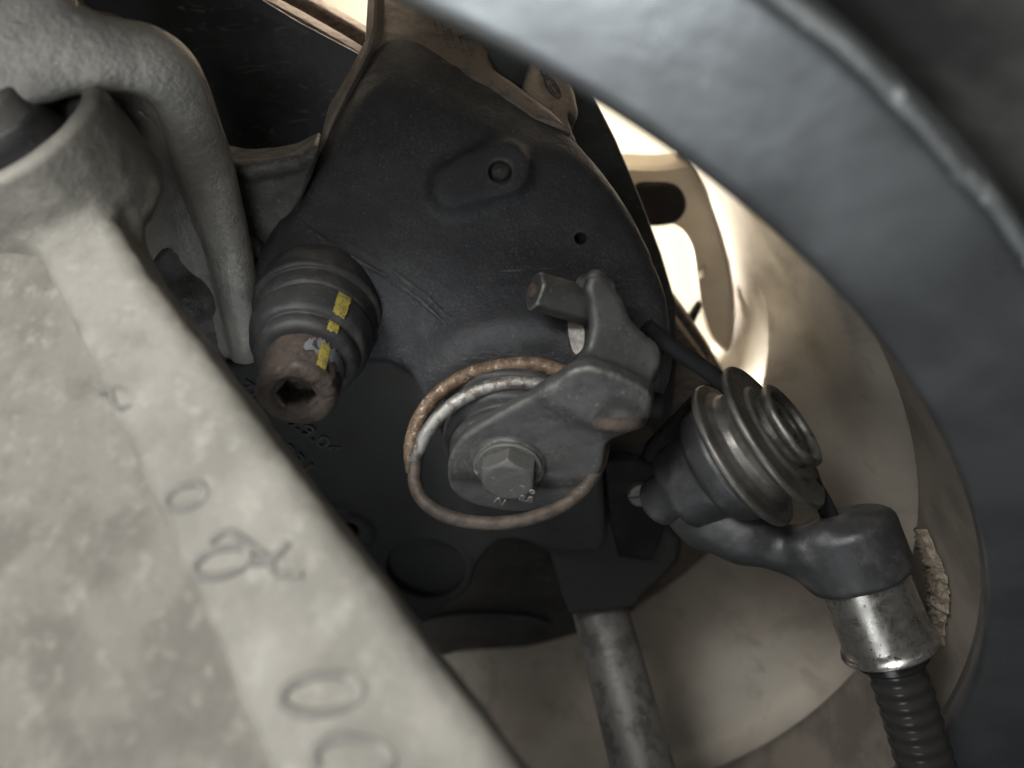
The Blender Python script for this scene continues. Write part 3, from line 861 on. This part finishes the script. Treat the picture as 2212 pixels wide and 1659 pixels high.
# ---- lever
PLV = Plane(P(1105, 1020, 191), AX + 0.10*np.array([0.2, -1, 0]))
low_poly = catmull(PLV.poly([(966, 1030), (972, 985), (1000, 945), (1060, 905), (1130, 868), (1195, 835), (1240, 800), (1300, 800), (1400, 850), (1392, 905), (1345, 935), (1312, 962), (1300, 1015), (1262, 1062), (1190, 1098), (1105, 1108), (1020, 1092), (978, 1064)]), 4, True)
PUV = Plane(P(1320, 760, 176), (0.14, -0.96, -0.10))
up_poly = catmull(PUV.poly([(1190, 850), (1228, 812), (1262, 760), (1278, 712), (1276, 660), (1268, 622), (1280, 598), (1308, 602), (1342, 640), (1364, 690), (1398, 726), (1424, 748), (1429, 785), (1408, 830), (1402, 870), (1388, 902), (1340, 925), (1260, 900)]), 4, True)
def f_lv(p):
    d = sd_prism(p, PLV, low_poly, -4.2, 0, 1.3)
    u_ = sd_prism(p, PUV, up_poly, -4.6, 0, 1.6)
    d = smin(d, u_, 5.5)
    # rolled edge that wraps round the cable barrel
    d = smin(d, sd_chain(p, [(P(1250, 640, 186), 1.5), (P(1262, 612, 184), 1.7), (P(1285, 602, 182), 1.8), (P(1316, 622, 182), 1.6)], 1.5), 2.0)
    # washer seat
    d = smin(d, sd_cyl(p, PLV.hit(1100, 1005), PLV.n, 9.2, -3, 0.9, 0.5), 0.8)
    return d
lever = solid('lever', f_lv, (-22, 160, -46), (46, 222, 34), 0.55, M_lever, cal, cast(0.35, 7, 0.14, 2.0, 11))
# inner cheek of the lever fork and the cable end barrel it holds
V, Fc = slab(Plane(P(1240, 720, 190), (-0.35, -0.93, 0.1)), catmull(Plane(P(1240, 720, 190), (-0.35, -0.93, 0.1)).poly([(1222, 690), (1262, 690), (1268, 745), (1246, 772), (1228, 752)]), 4, True), -3.5, 0, 0.8)
put('fork_cheek', V, Fc, M_pulley, lever, sharp=40)
b0_, b1_ = P(1153, 628, 181), P(1275, 664, 187)
bax = nrm(b0_ - b1_)
def f_bar(p):
    q = p - b1_; x, y = basis(bax); z = q @ bax; X_, Y_ = q @ x, q @ y
    L_ = np.linalg.norm(b0_-b1_)
    hx = np.maximum.reduce([np.abs(X_*math.cos(k*math.pi/3+0.2)+Y_*math.sin(k*math.pi/3+0.2)) for k in range(3)]) - 4.5
    cy = np.hypot(X_, Y_) - 4.95
    return smax(smax(hx, cy, 0.6), np.maximum(z - L_, -z - 3), 0.8)
lo, hi = rng([b0_, b1_], 9)
barrel_o = solid('cable_end_barrel', f_bar, lo, hi, 0.4, M_lever, lever, cast(0.25, 2.5, 0.12, 1.0, 21))
V, Fc = lathe(b0_ + bax*-1, bax, soft_profile([(0, 2.0), (1.6, 2.1), (2.2, 1.6), (2.4, 0.01)], 0.4), 20); put('crimped_wire_tip', V, Fc, M_rust, barrel_o, sharp=60)
# hex bolt with washer
hx0 = PLV.hit(1101, 1006, 0.9)
V, Fc = lathe(hx0, AX, soft_profile([(0, 8.4), (0.9, 8.4), (1.0, 7.6), (1.0, 2)], 0.3), 48); hexb_w = put('washer', V, Fc, M_bolt, lever, sharp=50)
def f_hex(p):
    q = p - hx0; x, y = basis(AX); X_, Y_, Z_ = q @ x, q @ y, q @ AX
    hx = np.maximum.reduce([np.abs(X_*math.cos(k*math.pi/3+0.02)+Y_*math.sin(k*math.pi/3+0.02)) for k in range(3)]) - 6.5
    cone = np.hypot(X_, Y_) - 7.2 + (Z_ - 5.0)*1.2
    d = smax(smax(hx, cone, 0.4), np.maximum(Z_-6.0, -Z_), 0.4)
    return d
lo, hi = rng([hx0, hx0+AX*9], 10)
hexb = solid('hex_bolt', f_hex, lo, hi, 0.3, M_bolt, lever, lambda V: 0.12*vnoise(V, 1.5, 3))
HP = Plane(hx0 + AX*6.0, AX, E1)
text_part('head_marking', '8.8', HP, 1120, 1080, 1150, 1086, 2.2, 0.18, M_bolt, hexb)
ring_part('head_marking', HP, ell_uv(1150, 1062, 5, 3, 20), 0.25, M_bolt, hexb)
ring_part('head_marking', HP, [(1068, 1084), (1078, 1076), (1084, 1090), (1092, 1080)], 0.25, M_bolt, hexb, False)

# ---- return spring
coil1 = [(1222, 806, 193), (1160, 788, 194), (1090, 790, 195), (1010, 810, 196), (945, 852, 197), (905, 905, 197.5), (888, 965, 197), (893, 1020, 196)]
coil2 = [(893, 1020, 194), (900, 985, 192.5), (925, 930, 191), (970, 880, 190), (1030, 845, 189.5), (1095, 828, 189.5), (1160, 830, 190), (1220, 850, 192)]
coil3 = [(898, 1000, 190), (896, 1040, 188), (912, 1078, 186.5), (950, 1108, 185.5), (1010, 1126, 185), (1080, 1130, 185), (1150, 1118, 186), (1215, 1092, 188), (1265, 1052, 190), (1296, 1000, 193), (1305, 955, 196)]
def wire(name, pts, r, m, parent):
    V, Fc = tube(catmull([P(*q) for q in pts], 8), r, 16)
    return put(name, V, Fc, m, parent, sharp=60)
sp0 = wire('return_spring', coil1, 2.0, M_spring_rust, cal)
sp0['label'] = 'rusty outer coil of the return spring'
wire('spring_coil', coil2, 1.85, M_spring, sp0)
wire('spring_coil', coil3, 1.75, M_spring_dark, sp0)
wire('spring_hook', [(1293, 914, 176), (1315, 917, 170.8), (1345, 918, 170.8), (1372, 914, 173.5), (1384, 905, 181)], 1.6, M_rust, sp0)
V, Fc = lathe(P(1398, 872, 190), (0.9, -0.2, -0.1), soft_profile([(-4, 3.2), (3.2, 3.4), (4.4, 2.8), (4.8, 0.01)], 0.6), 24); put('lever_stop', V, Fc, M_black, lever, sharp=60)

# ================================================================ CALIPER CARRIER
PC = Plane(P(850, 1000, 236), (-0.04, -0.87, -0.49))
carrier = thing('caliper_carrier', 'black cast caliper carrier with raised part numbers below the guide pin', 'caliper carrier', P(900, 1080, 245))
car_poly = catmull(PC.poly([(455, 800), (540, 775), (600, 720), (640, 690), (800, 730), (930, 830), (1300, 880), (1300, 1000), (1310, 1150), (1290, 1195), (1200, 1190), (1100, 1168), (1050, 1200), (1005, 1262), (950, 1325), (870, 1330), (700, 1120), (500, 820)]), 3, True)
def f_car(p):
    d = sd_prism(p, PC, car_poly, -13, 0, 2.5)
    d = smin(d, sd_cyl(p, PC.hit(757, 1146), PC.n, 8.0, -4, 2.0, 1.0), 2.5)
    d = smax(d, -sd_cyl(p, PC.hit(755, 1146, 2.0), PC.n, 2.9, -12, 3, 0.3), 0.8)
    d = smin(d, sd_cyl(p, PC.hit(920, 1230), PC.n, 16.5, -6, 1.0, 0.8), 2.0)
    d = smax(d, -sd_cyl(p, PC.hit(920, 1230, 1.0), PC.n, 13.6, -3.5, 3, 0.6), 1.0)
    d = smin(d, sd_caps(p, PC.hit(690, 1104, -0.4), PC.hit(745, 1094, -0.4), 1.6), 2.0)
    return d
carb = solid('casting', f_car, (-130, 195, -130), (40, 305, 45), 1.0, M_carrier, carrier, cast(0.6, 8, 0.25, 2.6, 31))
text_part('part_number', '7817 29.04', PC, 512, 836, 722, 985, 5.0, 0.6, M_cal, carb, 0.1)
text_part('part_number', '10.331', PC, 548, 925, 650, 1012, 5.0, 0.6, M_cal, carb, 0.1)
# lower leg and arch in front of the shield
PC2 = Plane(P(1250, 1180, 262), (0.05, -0.9, -0.43))
leg_poly = PC2.poly([(1290, 960), (1425, 965), (1440, 1080), (1447, 1140), (1470, 1168), (1466, 1210), (1420, 1262), (1395, 1285), (1374, 1316), (1300, 1324), (1232, 1332), (1214, 1290), (1190, 1200), (1120, 1165), (1070, 1175), (1090, 1130), (1280, 1140)])
solid('lower_leg', lambda p: sd_prism(p, PC2, leg_poly, -16, 0, 2.5), (-20, 215, -105), (75, 315, -10), 1.0, M_carrier, carrier, cast(0.5, 8, 0.2, 2.6, 41))
V, Fc = slab(PC2, PC2.poly([(1296, 975), (1340, 968), (1432, 990), (1436, 1100), (1400, 1190), (1330, 1180), (1310, 1100)]), 2, 6.5, 0.8)
brk = put('cable_bracket', V, Fc, M_black, carrier, sharp=40)
sbn = PC2.n
sb = PC2.hit(1383, 1064, 6.5)
def f_slot(p):
    d = sd_cyl(p, sb, sbn, 4.3, -2, 2.4, 0.9)
    x = nrm(np.array([1, 0, 0.12])); y = nrm(np.cross(sbn, x))
    q = p - sb
    return smax(d, -np.maximum(np.abs(q @ y) - 0.5, 1.3 - q @ sbn), 0.2)
lo, hi = rng([sb], 8)
solid('slotted_screw', f_slot, lo, hi, 0.35, M_rod, brk)
V, Fc = lathe(PC2.hit(1182, 1130, 4), PC2.n, soft_profile([(-4, 4.8), (0.5, 4.8), (1.2, 4.2), (1.2, 2.6), (-2, 2.4)], 0.4), 32); put('bushing_ring', V, Fc, M_black, carrier, sharp=50)
# wide black strap that runs up behind the pulley
SPn = Plane(P(1490, 920, 240), (0.0, -0.96, -0.2))
V, Fc = slab(SPn, SPn.poly([(1385, 1000), (1402, 962), (1520, 838), (1560, 828), (1600, 860), (1560, 960), (1460, 1080), (1400, 1090)]), -5, 0, 1.0)
put('strap', V, Fc, M_black, carrier, sharp=40)

# ================================================================ PARKING BRAKE CABLE (wire, pulley guide, arm, sleeve, sheath)
pbc = thing('parking_brake_cable', 'parking brake cable with grooved pulley guide, bright sleeve and ribbed black sheath', 'brake cable', P(1700, 1180, 205))
PAX = nrm([0.70, -0.47, 0.535])
pf = P(1672, 940, 196)      # centre of the front flange
pul_pr = soft_profile([(2.0, 9.5), (2.0, 13.6), (1.4, 14.0), (0.9, 14.4), (0.5, 19.4), (0.9, 21.0), (0.3, 21.6), (-0.8, 21.6), (-1.3, 20.8), (-1.8, 18.2), (-3.0, 16.6), (-5.0, 16.0), (-7.0, 16.6), (-8.2, 18.4), (-8.7, 21.0), (-9.3, 21.5), (-10.4, 21.5), (-11.0, 20.6), (-11.2, 16.0), (-12, 14)], 0.35)
V, Fc = lathe(pf, PAX, pul_pr, 110); pulley = put('pulley', V, Fc, M_pulley, pbc, sharp=50)
cap_pr = soft_profile([(4.6, 0.01), (4.6, 2.6), (3.4, 3.4), (3.4, 4.8), (4.8, 5.4), (4.9, 7.8), (4.0, 8.3), (4.6, 9.6), (5.9, 10.1), (6.6, 11.0), (6.2, 12.0), (5.2, 12.3), (4.2, 11.8), (3.4, 10.8), (1.0, 10.5)], 0.3)
V, Fc = lathe(pf, PAX, cap_pr, 96); put('end_cap', V, Fc, M_cap, pulley, sharp=50)
hub_pr = soft_profile([(-10.6, 13), (-11.5, 16.6), (-13.0, 17.4), (-18, 16.2), (-19.4, 14.8), (-20, 13.2), (-30, 12.4), (-31.5, 11.4), (-32, 8.0), (-40, 6.6), (-41.5, 5.0), (-41.6, 0.01)], 1.0)
V, Fc = lathe(pf, PAX, hub_pr, 72, wob=lambda a, t: 0.12*math.sin(4*a+t*0.5)); put('pulley_hub', V, Fc, M_plastic, pbc, sharp=60)
sl0, sl1 = P(1852, 1218, 200), P(1920, 1394, 200)
SAX = nrm(sl1 - sl0)
def f_arm(p):
    d = sd_chain(p, [(P(1455, 1085, 218), 5.5), (P(1520, 1128, 212), 6.3), (P(1610, 1162, 207), 5.8), (P(1700, 1188, 204), 5.2), (P(1780, 1208, 201), 6.5), (P(1830, 1195, 200), 8.5)], 6.0)
    d = smin(d, sd_caps(p, P(1500, 1060, 212), P(1600, 1140, 207), 8.0, 6.0), 8.0)
    d = smin(d, sd_cyl(p, sl0, SAX, 13.6, -12.5, 4.5, 2.6), 5.0)
    d = smin(d, sd_chain(p, [(P(1735, 1185, 197), 3.0), (P(1785, 1155, 195), 3.2), (P(1845, 1140, 194.5), 3.0), (P(1890, 1150, 195), 2.5)], 3.0), 5.0)
    d = smax(d, -sd_cyl(p, sl0, SAX, 12.0, 1.0, 12, 0.4), 0.8)
    return d
arm_o = solid('guide_arm', f_arm, (36, 178, -72), (120, 232, -18), 0.7, M_plastic, pbc, cast(0.35, 9, 0.15, 2.5, 51))
V, Fc = lathe(P(1838, 1178, 188.5), nrm(np.array([0.1, -1, 0.15])), soft_profile([(-1, 1.6), (0.5, 1.5), (0.6, 1.0), (0.2, 0.01)], 0.2), 20); put('mould_mark', V, Fc, M_plastic, arm_o, sharp=60)
slen = np.linalg.norm(sl1 - sl0)
V, Fc = lathe(sl0, SAX, soft_profile([(-2, 11.5), (slen-2.5, 11.7), (slen-1.2, 12.0), (slen-0.4, 12.6), (slen+0.5, 12.8), (slen+0.9, 12.4), (slen+0.3, 10.6), (slen-4, 10.2)], 0.5), 90); put('sleeve', V, Fc, M_sleeve, pbc, sharp=50)
# ribbed sheath, bending down out of the frame
spath = catmull([P(1910, 1372, 201), P(1934, 1440, 201), P(1966, 1540, 202), P(2002, 1660, 203), P(2040, 1790, 205)], 60)
cum = np.concatenate([[0], np.cumsum(np.linalg.norm(np.diff(spath, axis=0), axis=1))])
rad = 7.5 + 0.2*np.cos(cum/4.3*2*math.pi)
rad[cum < 7] = 9.4
V, Fc = tube(spath, rad, 40); put('sheath', V, Fc, M_sheath, pbc, sharp=80)
# wire: lever to pulley, then down into the sleeve
wpts = catmull([P(1395, 705, 190), P(1440, 742, 192), P(1500, 782, 194), P(1560, 826, 197), P(1620, 880, 202)], 10)
V, Fc = tube(wpts, 2.3, 14); put('wire', V, Fc, M_black, pbc, sharp=60)
V, Fc = tube(catmull([P(1752, 1040, 202), P(1778, 1085, 201), P(1800, 1130, 201)], 6), 2.3, 14); put('wire', V, Fc, M_black, pbc, sharp=60)

# ================================================================ STEEL ROD below the carrier
rodt = thing('suspension_link', 'weathered round grey steel rod running down from the black carrier', 'steel rod', P(1300, 1330, 268))
ra, rb = P(1272, 1225, 300), P(1415, 1760, 256)
RAX = nrm(rb - ra); rl = np.linalg.norm(rb - ra)
V, Fc = lathe(ra, RAX, soft_profile([(0, 0.01), (0.6, 6.0), (4, 9.6), (9, 10.8), (rl, 11.4)], 2.5), 64, wob=lambda a, t: 0.08*math.sin(6*a+t*0.2)); put('rod', V, Fc, M_rod, rodt, sharp=60)

# ================================================================ STEERING KNUCKLE
kn = thing('steering_knuckle', 'cast aluminium steering knuckle with a curved rib above the control arm', 'steering knuckle', P(430, 500, 215))
# rib wall: rows run from the outer edge over the rib crest into the hollow channel beside the arm
kst = [((96, -90), (-160, 250), 143), ((104, -40), (-90, 232), 144), ((113, 0), (-10, 210), 145.5), ((145, 42), (62, 186), 147.5), ((206, 74), (140, 163), 150.5), ((255, 85), (205, 158), 153),
       ((309, 93), (258, 158), 156), ((352, 112), (306, 166), 159), ((387, 144), (342, 186), 163), ((413, 195), (368, 222), 169), ((440, 270), (390, 288), 178), ((467, 347), (413, 368), 187),
       ((490, 440), (444, 446), 195), ((512, 540), (478, 534), 203), ((530, 640), (502, 632), 210), ((548, 740), (524, 736), 219), ((556, 800), (532, 800), 232)]
kch = [((-150, 262), (-150, 275)), ((-80, 246), (-80, 262)), ((0, 226), (0, 240)), ((66, 202), (70, 216)), ((145, 178), (150, 192)), ((208, 175), (212, 190)),
       ((256, 190), (246, 205)), ((290, 222), (262, 232)), ((316, 252), (276, 262)), ((336, 295), (288, 306)), ((356, 355), (302, 372)), ((378, 430), (318, 450)),
       ((404, 510), (338, 530)), ((436, 590), (362, 610)), ((460, 665), (390, 690)), ((480, 760), (410, 780)), ((490, 820), (420, 830))]
rows = []
for (o_, i_, d_), (c4, c5) in zip(kst, kch):
    o_, i_ = np.array(o_, float), np.array(i_, float)
    wd = np.linalg.norm(i_ - o_); th = 3.2
    L_ = lambda q: o_ + (i_ - o_) * q
    row = [P(*L_(-0.02), d_ + 16), P(*L_(-0.01), d_ + 6), P(*L_(0.0), d_ + 1.4), P(*L_(0.05), d_ + 0.3), P(*L_(0.45), d_ - 0.5), P(*L_(0.90), d_ - 0.1), P(*L_(0.98), d_ + 0.6), P(*(i_ * 0.96 + np.array(c4) * 0.04), d_ + 2.4),
           P(*(i_ * 0.78 + np.array(c4) * 0.22), d_ + 5.5), P(*(i_ * 0.35 + np.array(c4) * 0.65), d_ + 9), P(*c4, d_ + 12), P(*c5, d_ + 19), P(c5[0] - 110, c5[1] + 30, d_ + 36)]
    rows.append(np.array(row))
rows = np.array(rows)
r1 = np.array([catmull(rows[:, k], 14) for k in range(rows.shape[1])])        # along
r2 = np.array([catmull(r1[:, k], 7) for k in range(r1.shape[1])])             # across
na, nc = r2.shape[:2]
KV = r2.reshape(-1, 3)
KV = KV + (ray(300, 300) / np.linalg.norm(ray(300, 300)))[None] * (0.35*vnoise(KV, 9, 61) + 0.18*vnoise(KV, 2.4, 66) + 0.16*vnoise(KV, 1.3, 68))[:, None]
KF = np.array([(a_*nc+c_, (a_+1)*nc+c_, (a_+1)*nc+c_+1, a_*nc+c_+1) for a_ in range(na-1) for c_ in range(nc-1)])
knb = put('rib_wall', KV, KF, M_knuckle, kn, sharp=None)
md = knb.modifiers.new('thickness', 'SOLIDIFY'); md.thickness = 0.004; md.offset = -1.0
# V shaped stiffener on the ear
V, Fc = tube(catmull([P(-10, -90, 143), P(40, 20, 144), P(74, 88, 146.5)], 10), np.linspace(3.2, 1.4, 21), 16); put('ear_stiffener', V, Fc, M_knuckle, knb, sharp=60)
# web between the rib and the caliper
KW = Plane(P(540, 480, 209), (0.12, -0.74, -0.66))
kw_poly = catmull(KW.poly([(440, 320), (470, 347), (520, 358), (590, 354), (640, 342), (690, 322), (655, 430), (612, 520), (590, 600), (585, 740), (520, 760), (470, 640), (440, 480)]), 3, True)
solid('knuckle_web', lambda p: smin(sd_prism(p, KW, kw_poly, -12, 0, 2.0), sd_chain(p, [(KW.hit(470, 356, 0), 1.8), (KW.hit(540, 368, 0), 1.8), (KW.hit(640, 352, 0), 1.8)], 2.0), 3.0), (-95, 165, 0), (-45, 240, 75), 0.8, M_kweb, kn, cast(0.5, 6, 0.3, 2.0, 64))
# lower plate of the knuckle that the rib runs into, with a rough cast pad
LP = Plane(P(470, 700, 219), (0.10, -0.85, -0.50))
lp_poly = catmull(LP.poly([(440, 470), (520, 500), (575, 560), (600, 650), (605, 800), (520, 830), (440, 800), (370, 720), (310, 640), (330, 560)]), 3, True)
def f_lp(p):
    d = sd_prism(p, LP, lp_poly, -9, 0, 2.0)
    d = smin(d, sd_ell(p, LP.hit(405, 640, -1.0), (9.0, 4.5, 7.0)), 3.0)
    return d
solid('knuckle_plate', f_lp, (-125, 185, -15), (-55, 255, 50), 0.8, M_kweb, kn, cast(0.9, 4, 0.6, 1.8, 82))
# rusty hub flange that shows above the ear
HF = Plane(P(240, 50, 166), (-0.05, -0.95, 0.30))
hf_poly = catmull(HF.poly([(90, -60), (160, -20), (190, 10), (240, 22), (290, 48), (338, 92), (345, 130), (290, 140), (120, 100)]), 4, True)
V, Fc = slab(HF, hf_poly, -8, 0, 1.2); put('hub_flange', V, Fc, M_bridge, kn, sharp=40)

# ================================================================ CONTROL ARM (foreground)
PA = plane3(P(140, 480, 150), P(860, 1400, 104), P(0, 1300, 116))
arm = thing('control_arm', 'pale weathered aluminium control arm in the foreground with raised numerals', 'control arm', PA.hit(400, 1100))
fl_poly = catmull(PA.poly([(150, 300), (215, 430), (300, 575), (400, 705), (560, 920), (700, 1112), (830, 1280), (935, 1425), (1115, 1665), (1240, 1840), (700, 1840), (560, 1665), (432, 1350), (340, 1130), (258, 950), (150, 720), (70, 550), (-30, 400), (-60, 330)]), 3, True)
web_poly = PA.poly([(-400, 330), (60, 330), (240, 600), (500, 1100), (900, 1840), (-400, 1840)])
eye_n = nrm([-0.22, -0.80, 0.56])
eye_c = P(5, 268, 150)
PG = Plane(P(265, 370, 161), (0.45, -0.86, 0.2))
lug2 = catmull(PG.poly([(168, 205), (214, 168), (240, 190), (290, 285), (340, 385), (347, 408), (330, 455), (312, 480), (304, 560), (250, 520), (200, 420), (160, 300)]), 3, True)
def f_ca(p):
    d = sd_prism(p, PA, fl_poly, -18, 0, 4.0)
    d = smin(d, sd_cyl(p, eye_c, eye_n, 20.5, -24, 0, 1.5), 4.0)
    g = sd_prism(p, PG, lug2, -12, 0, 1.6)
    # recess in the side of the lug
    g = smax(g, -sd_chain(p, [(PG.hit(222, 330, 1), 3.0), (PG.hit(255, 430, 1), 2.6), (PG.hit(285, 470, 1), 1.8)], 1.0), 1.5)
    d = smin(d, g, 1.8)
    d = smin(d, sd_caps(p, P(185, 262, 153.5), P(222, 216, 154), 1.8), 1.0)
    d = smax(d, -sd_cyl(p, eye_c, eye_n, 16.6, -44, 8, 0.5), 1.2)
    return d
armb = solid('arm_flange', f_ca, (-185, 70, -75), (25, 215, 80), 0.8, M_arm, arm, cast(0.5, 10, 0.35, 3.0, 71))
solid('arm_web', lambda p: sd_prism(p, PA, web_poly, -16, -2.6, 1.0), (-185, 70, -75), (25, 215, 60), 1.0, M_web, arm, cast(1.2, 9, 0.8, 3.2, 75))
V, Fc = lathe(eye_c, eye_n, soft_profile([(-21, 16.8), (-3.5, 16.6), (-2.2, 15.6), (-3.0, 12.4), (-6, 10.4), (-2, 9.4), (2.0, 9.0), (2.4, 5.2), (-20, 5.0), (-21, 16.8)], 1.0), 72); put('bushing', V, Fc, M_rubber, arm, sharp=60)
V, Fc = lathe(eye_c, eye_n, soft_profile([(-10, 8.6), (6.5, 8.6), (7.2, 8.0), (7.2, 5.0), (0, 4.8)], 0.5), 60); put('bushing_sleeve', V, Fc, M_rod, arm, sharp=60)
def numeral(uvs, closed, r):
    ring_part('numeral', PA, uvs, r*0.85, M_numeral, armb, closed, z=-0.12)
numeral(ell_uv(404, 1074, 46, 24, -22), True, 0.85)
numeral(ell_uv(480, 1215, 62, 28, -18), True, 0.85)
numeral([(455, 1172), (500, 1150), (560, 1190), (590, 1210)], False, 0.85)
numeral([(545, 1215), (590, 1208), (625, 1172)], False, 0.85)
numeral([(585, 1210), (600, 1240), (655, 1240)], False, 0.8)
numeral(ell_uv(695, 1500, 88, 42, -8), True, 0.95)
numeral(ell_uv(765, 1640, 85, 45, 5, 10, 150, 395), False, 0.95)
numeral([(215, 850), (250, 838), (275, 845)], False, 0.6)
numeral([(238, 842), (255, 880), (285, 878)], False, 0.6)

# drop stray meshes left without users
for me in list(bpy.data.meshes):
    if me.users == 0: bpy.data.meshes.remove(me)
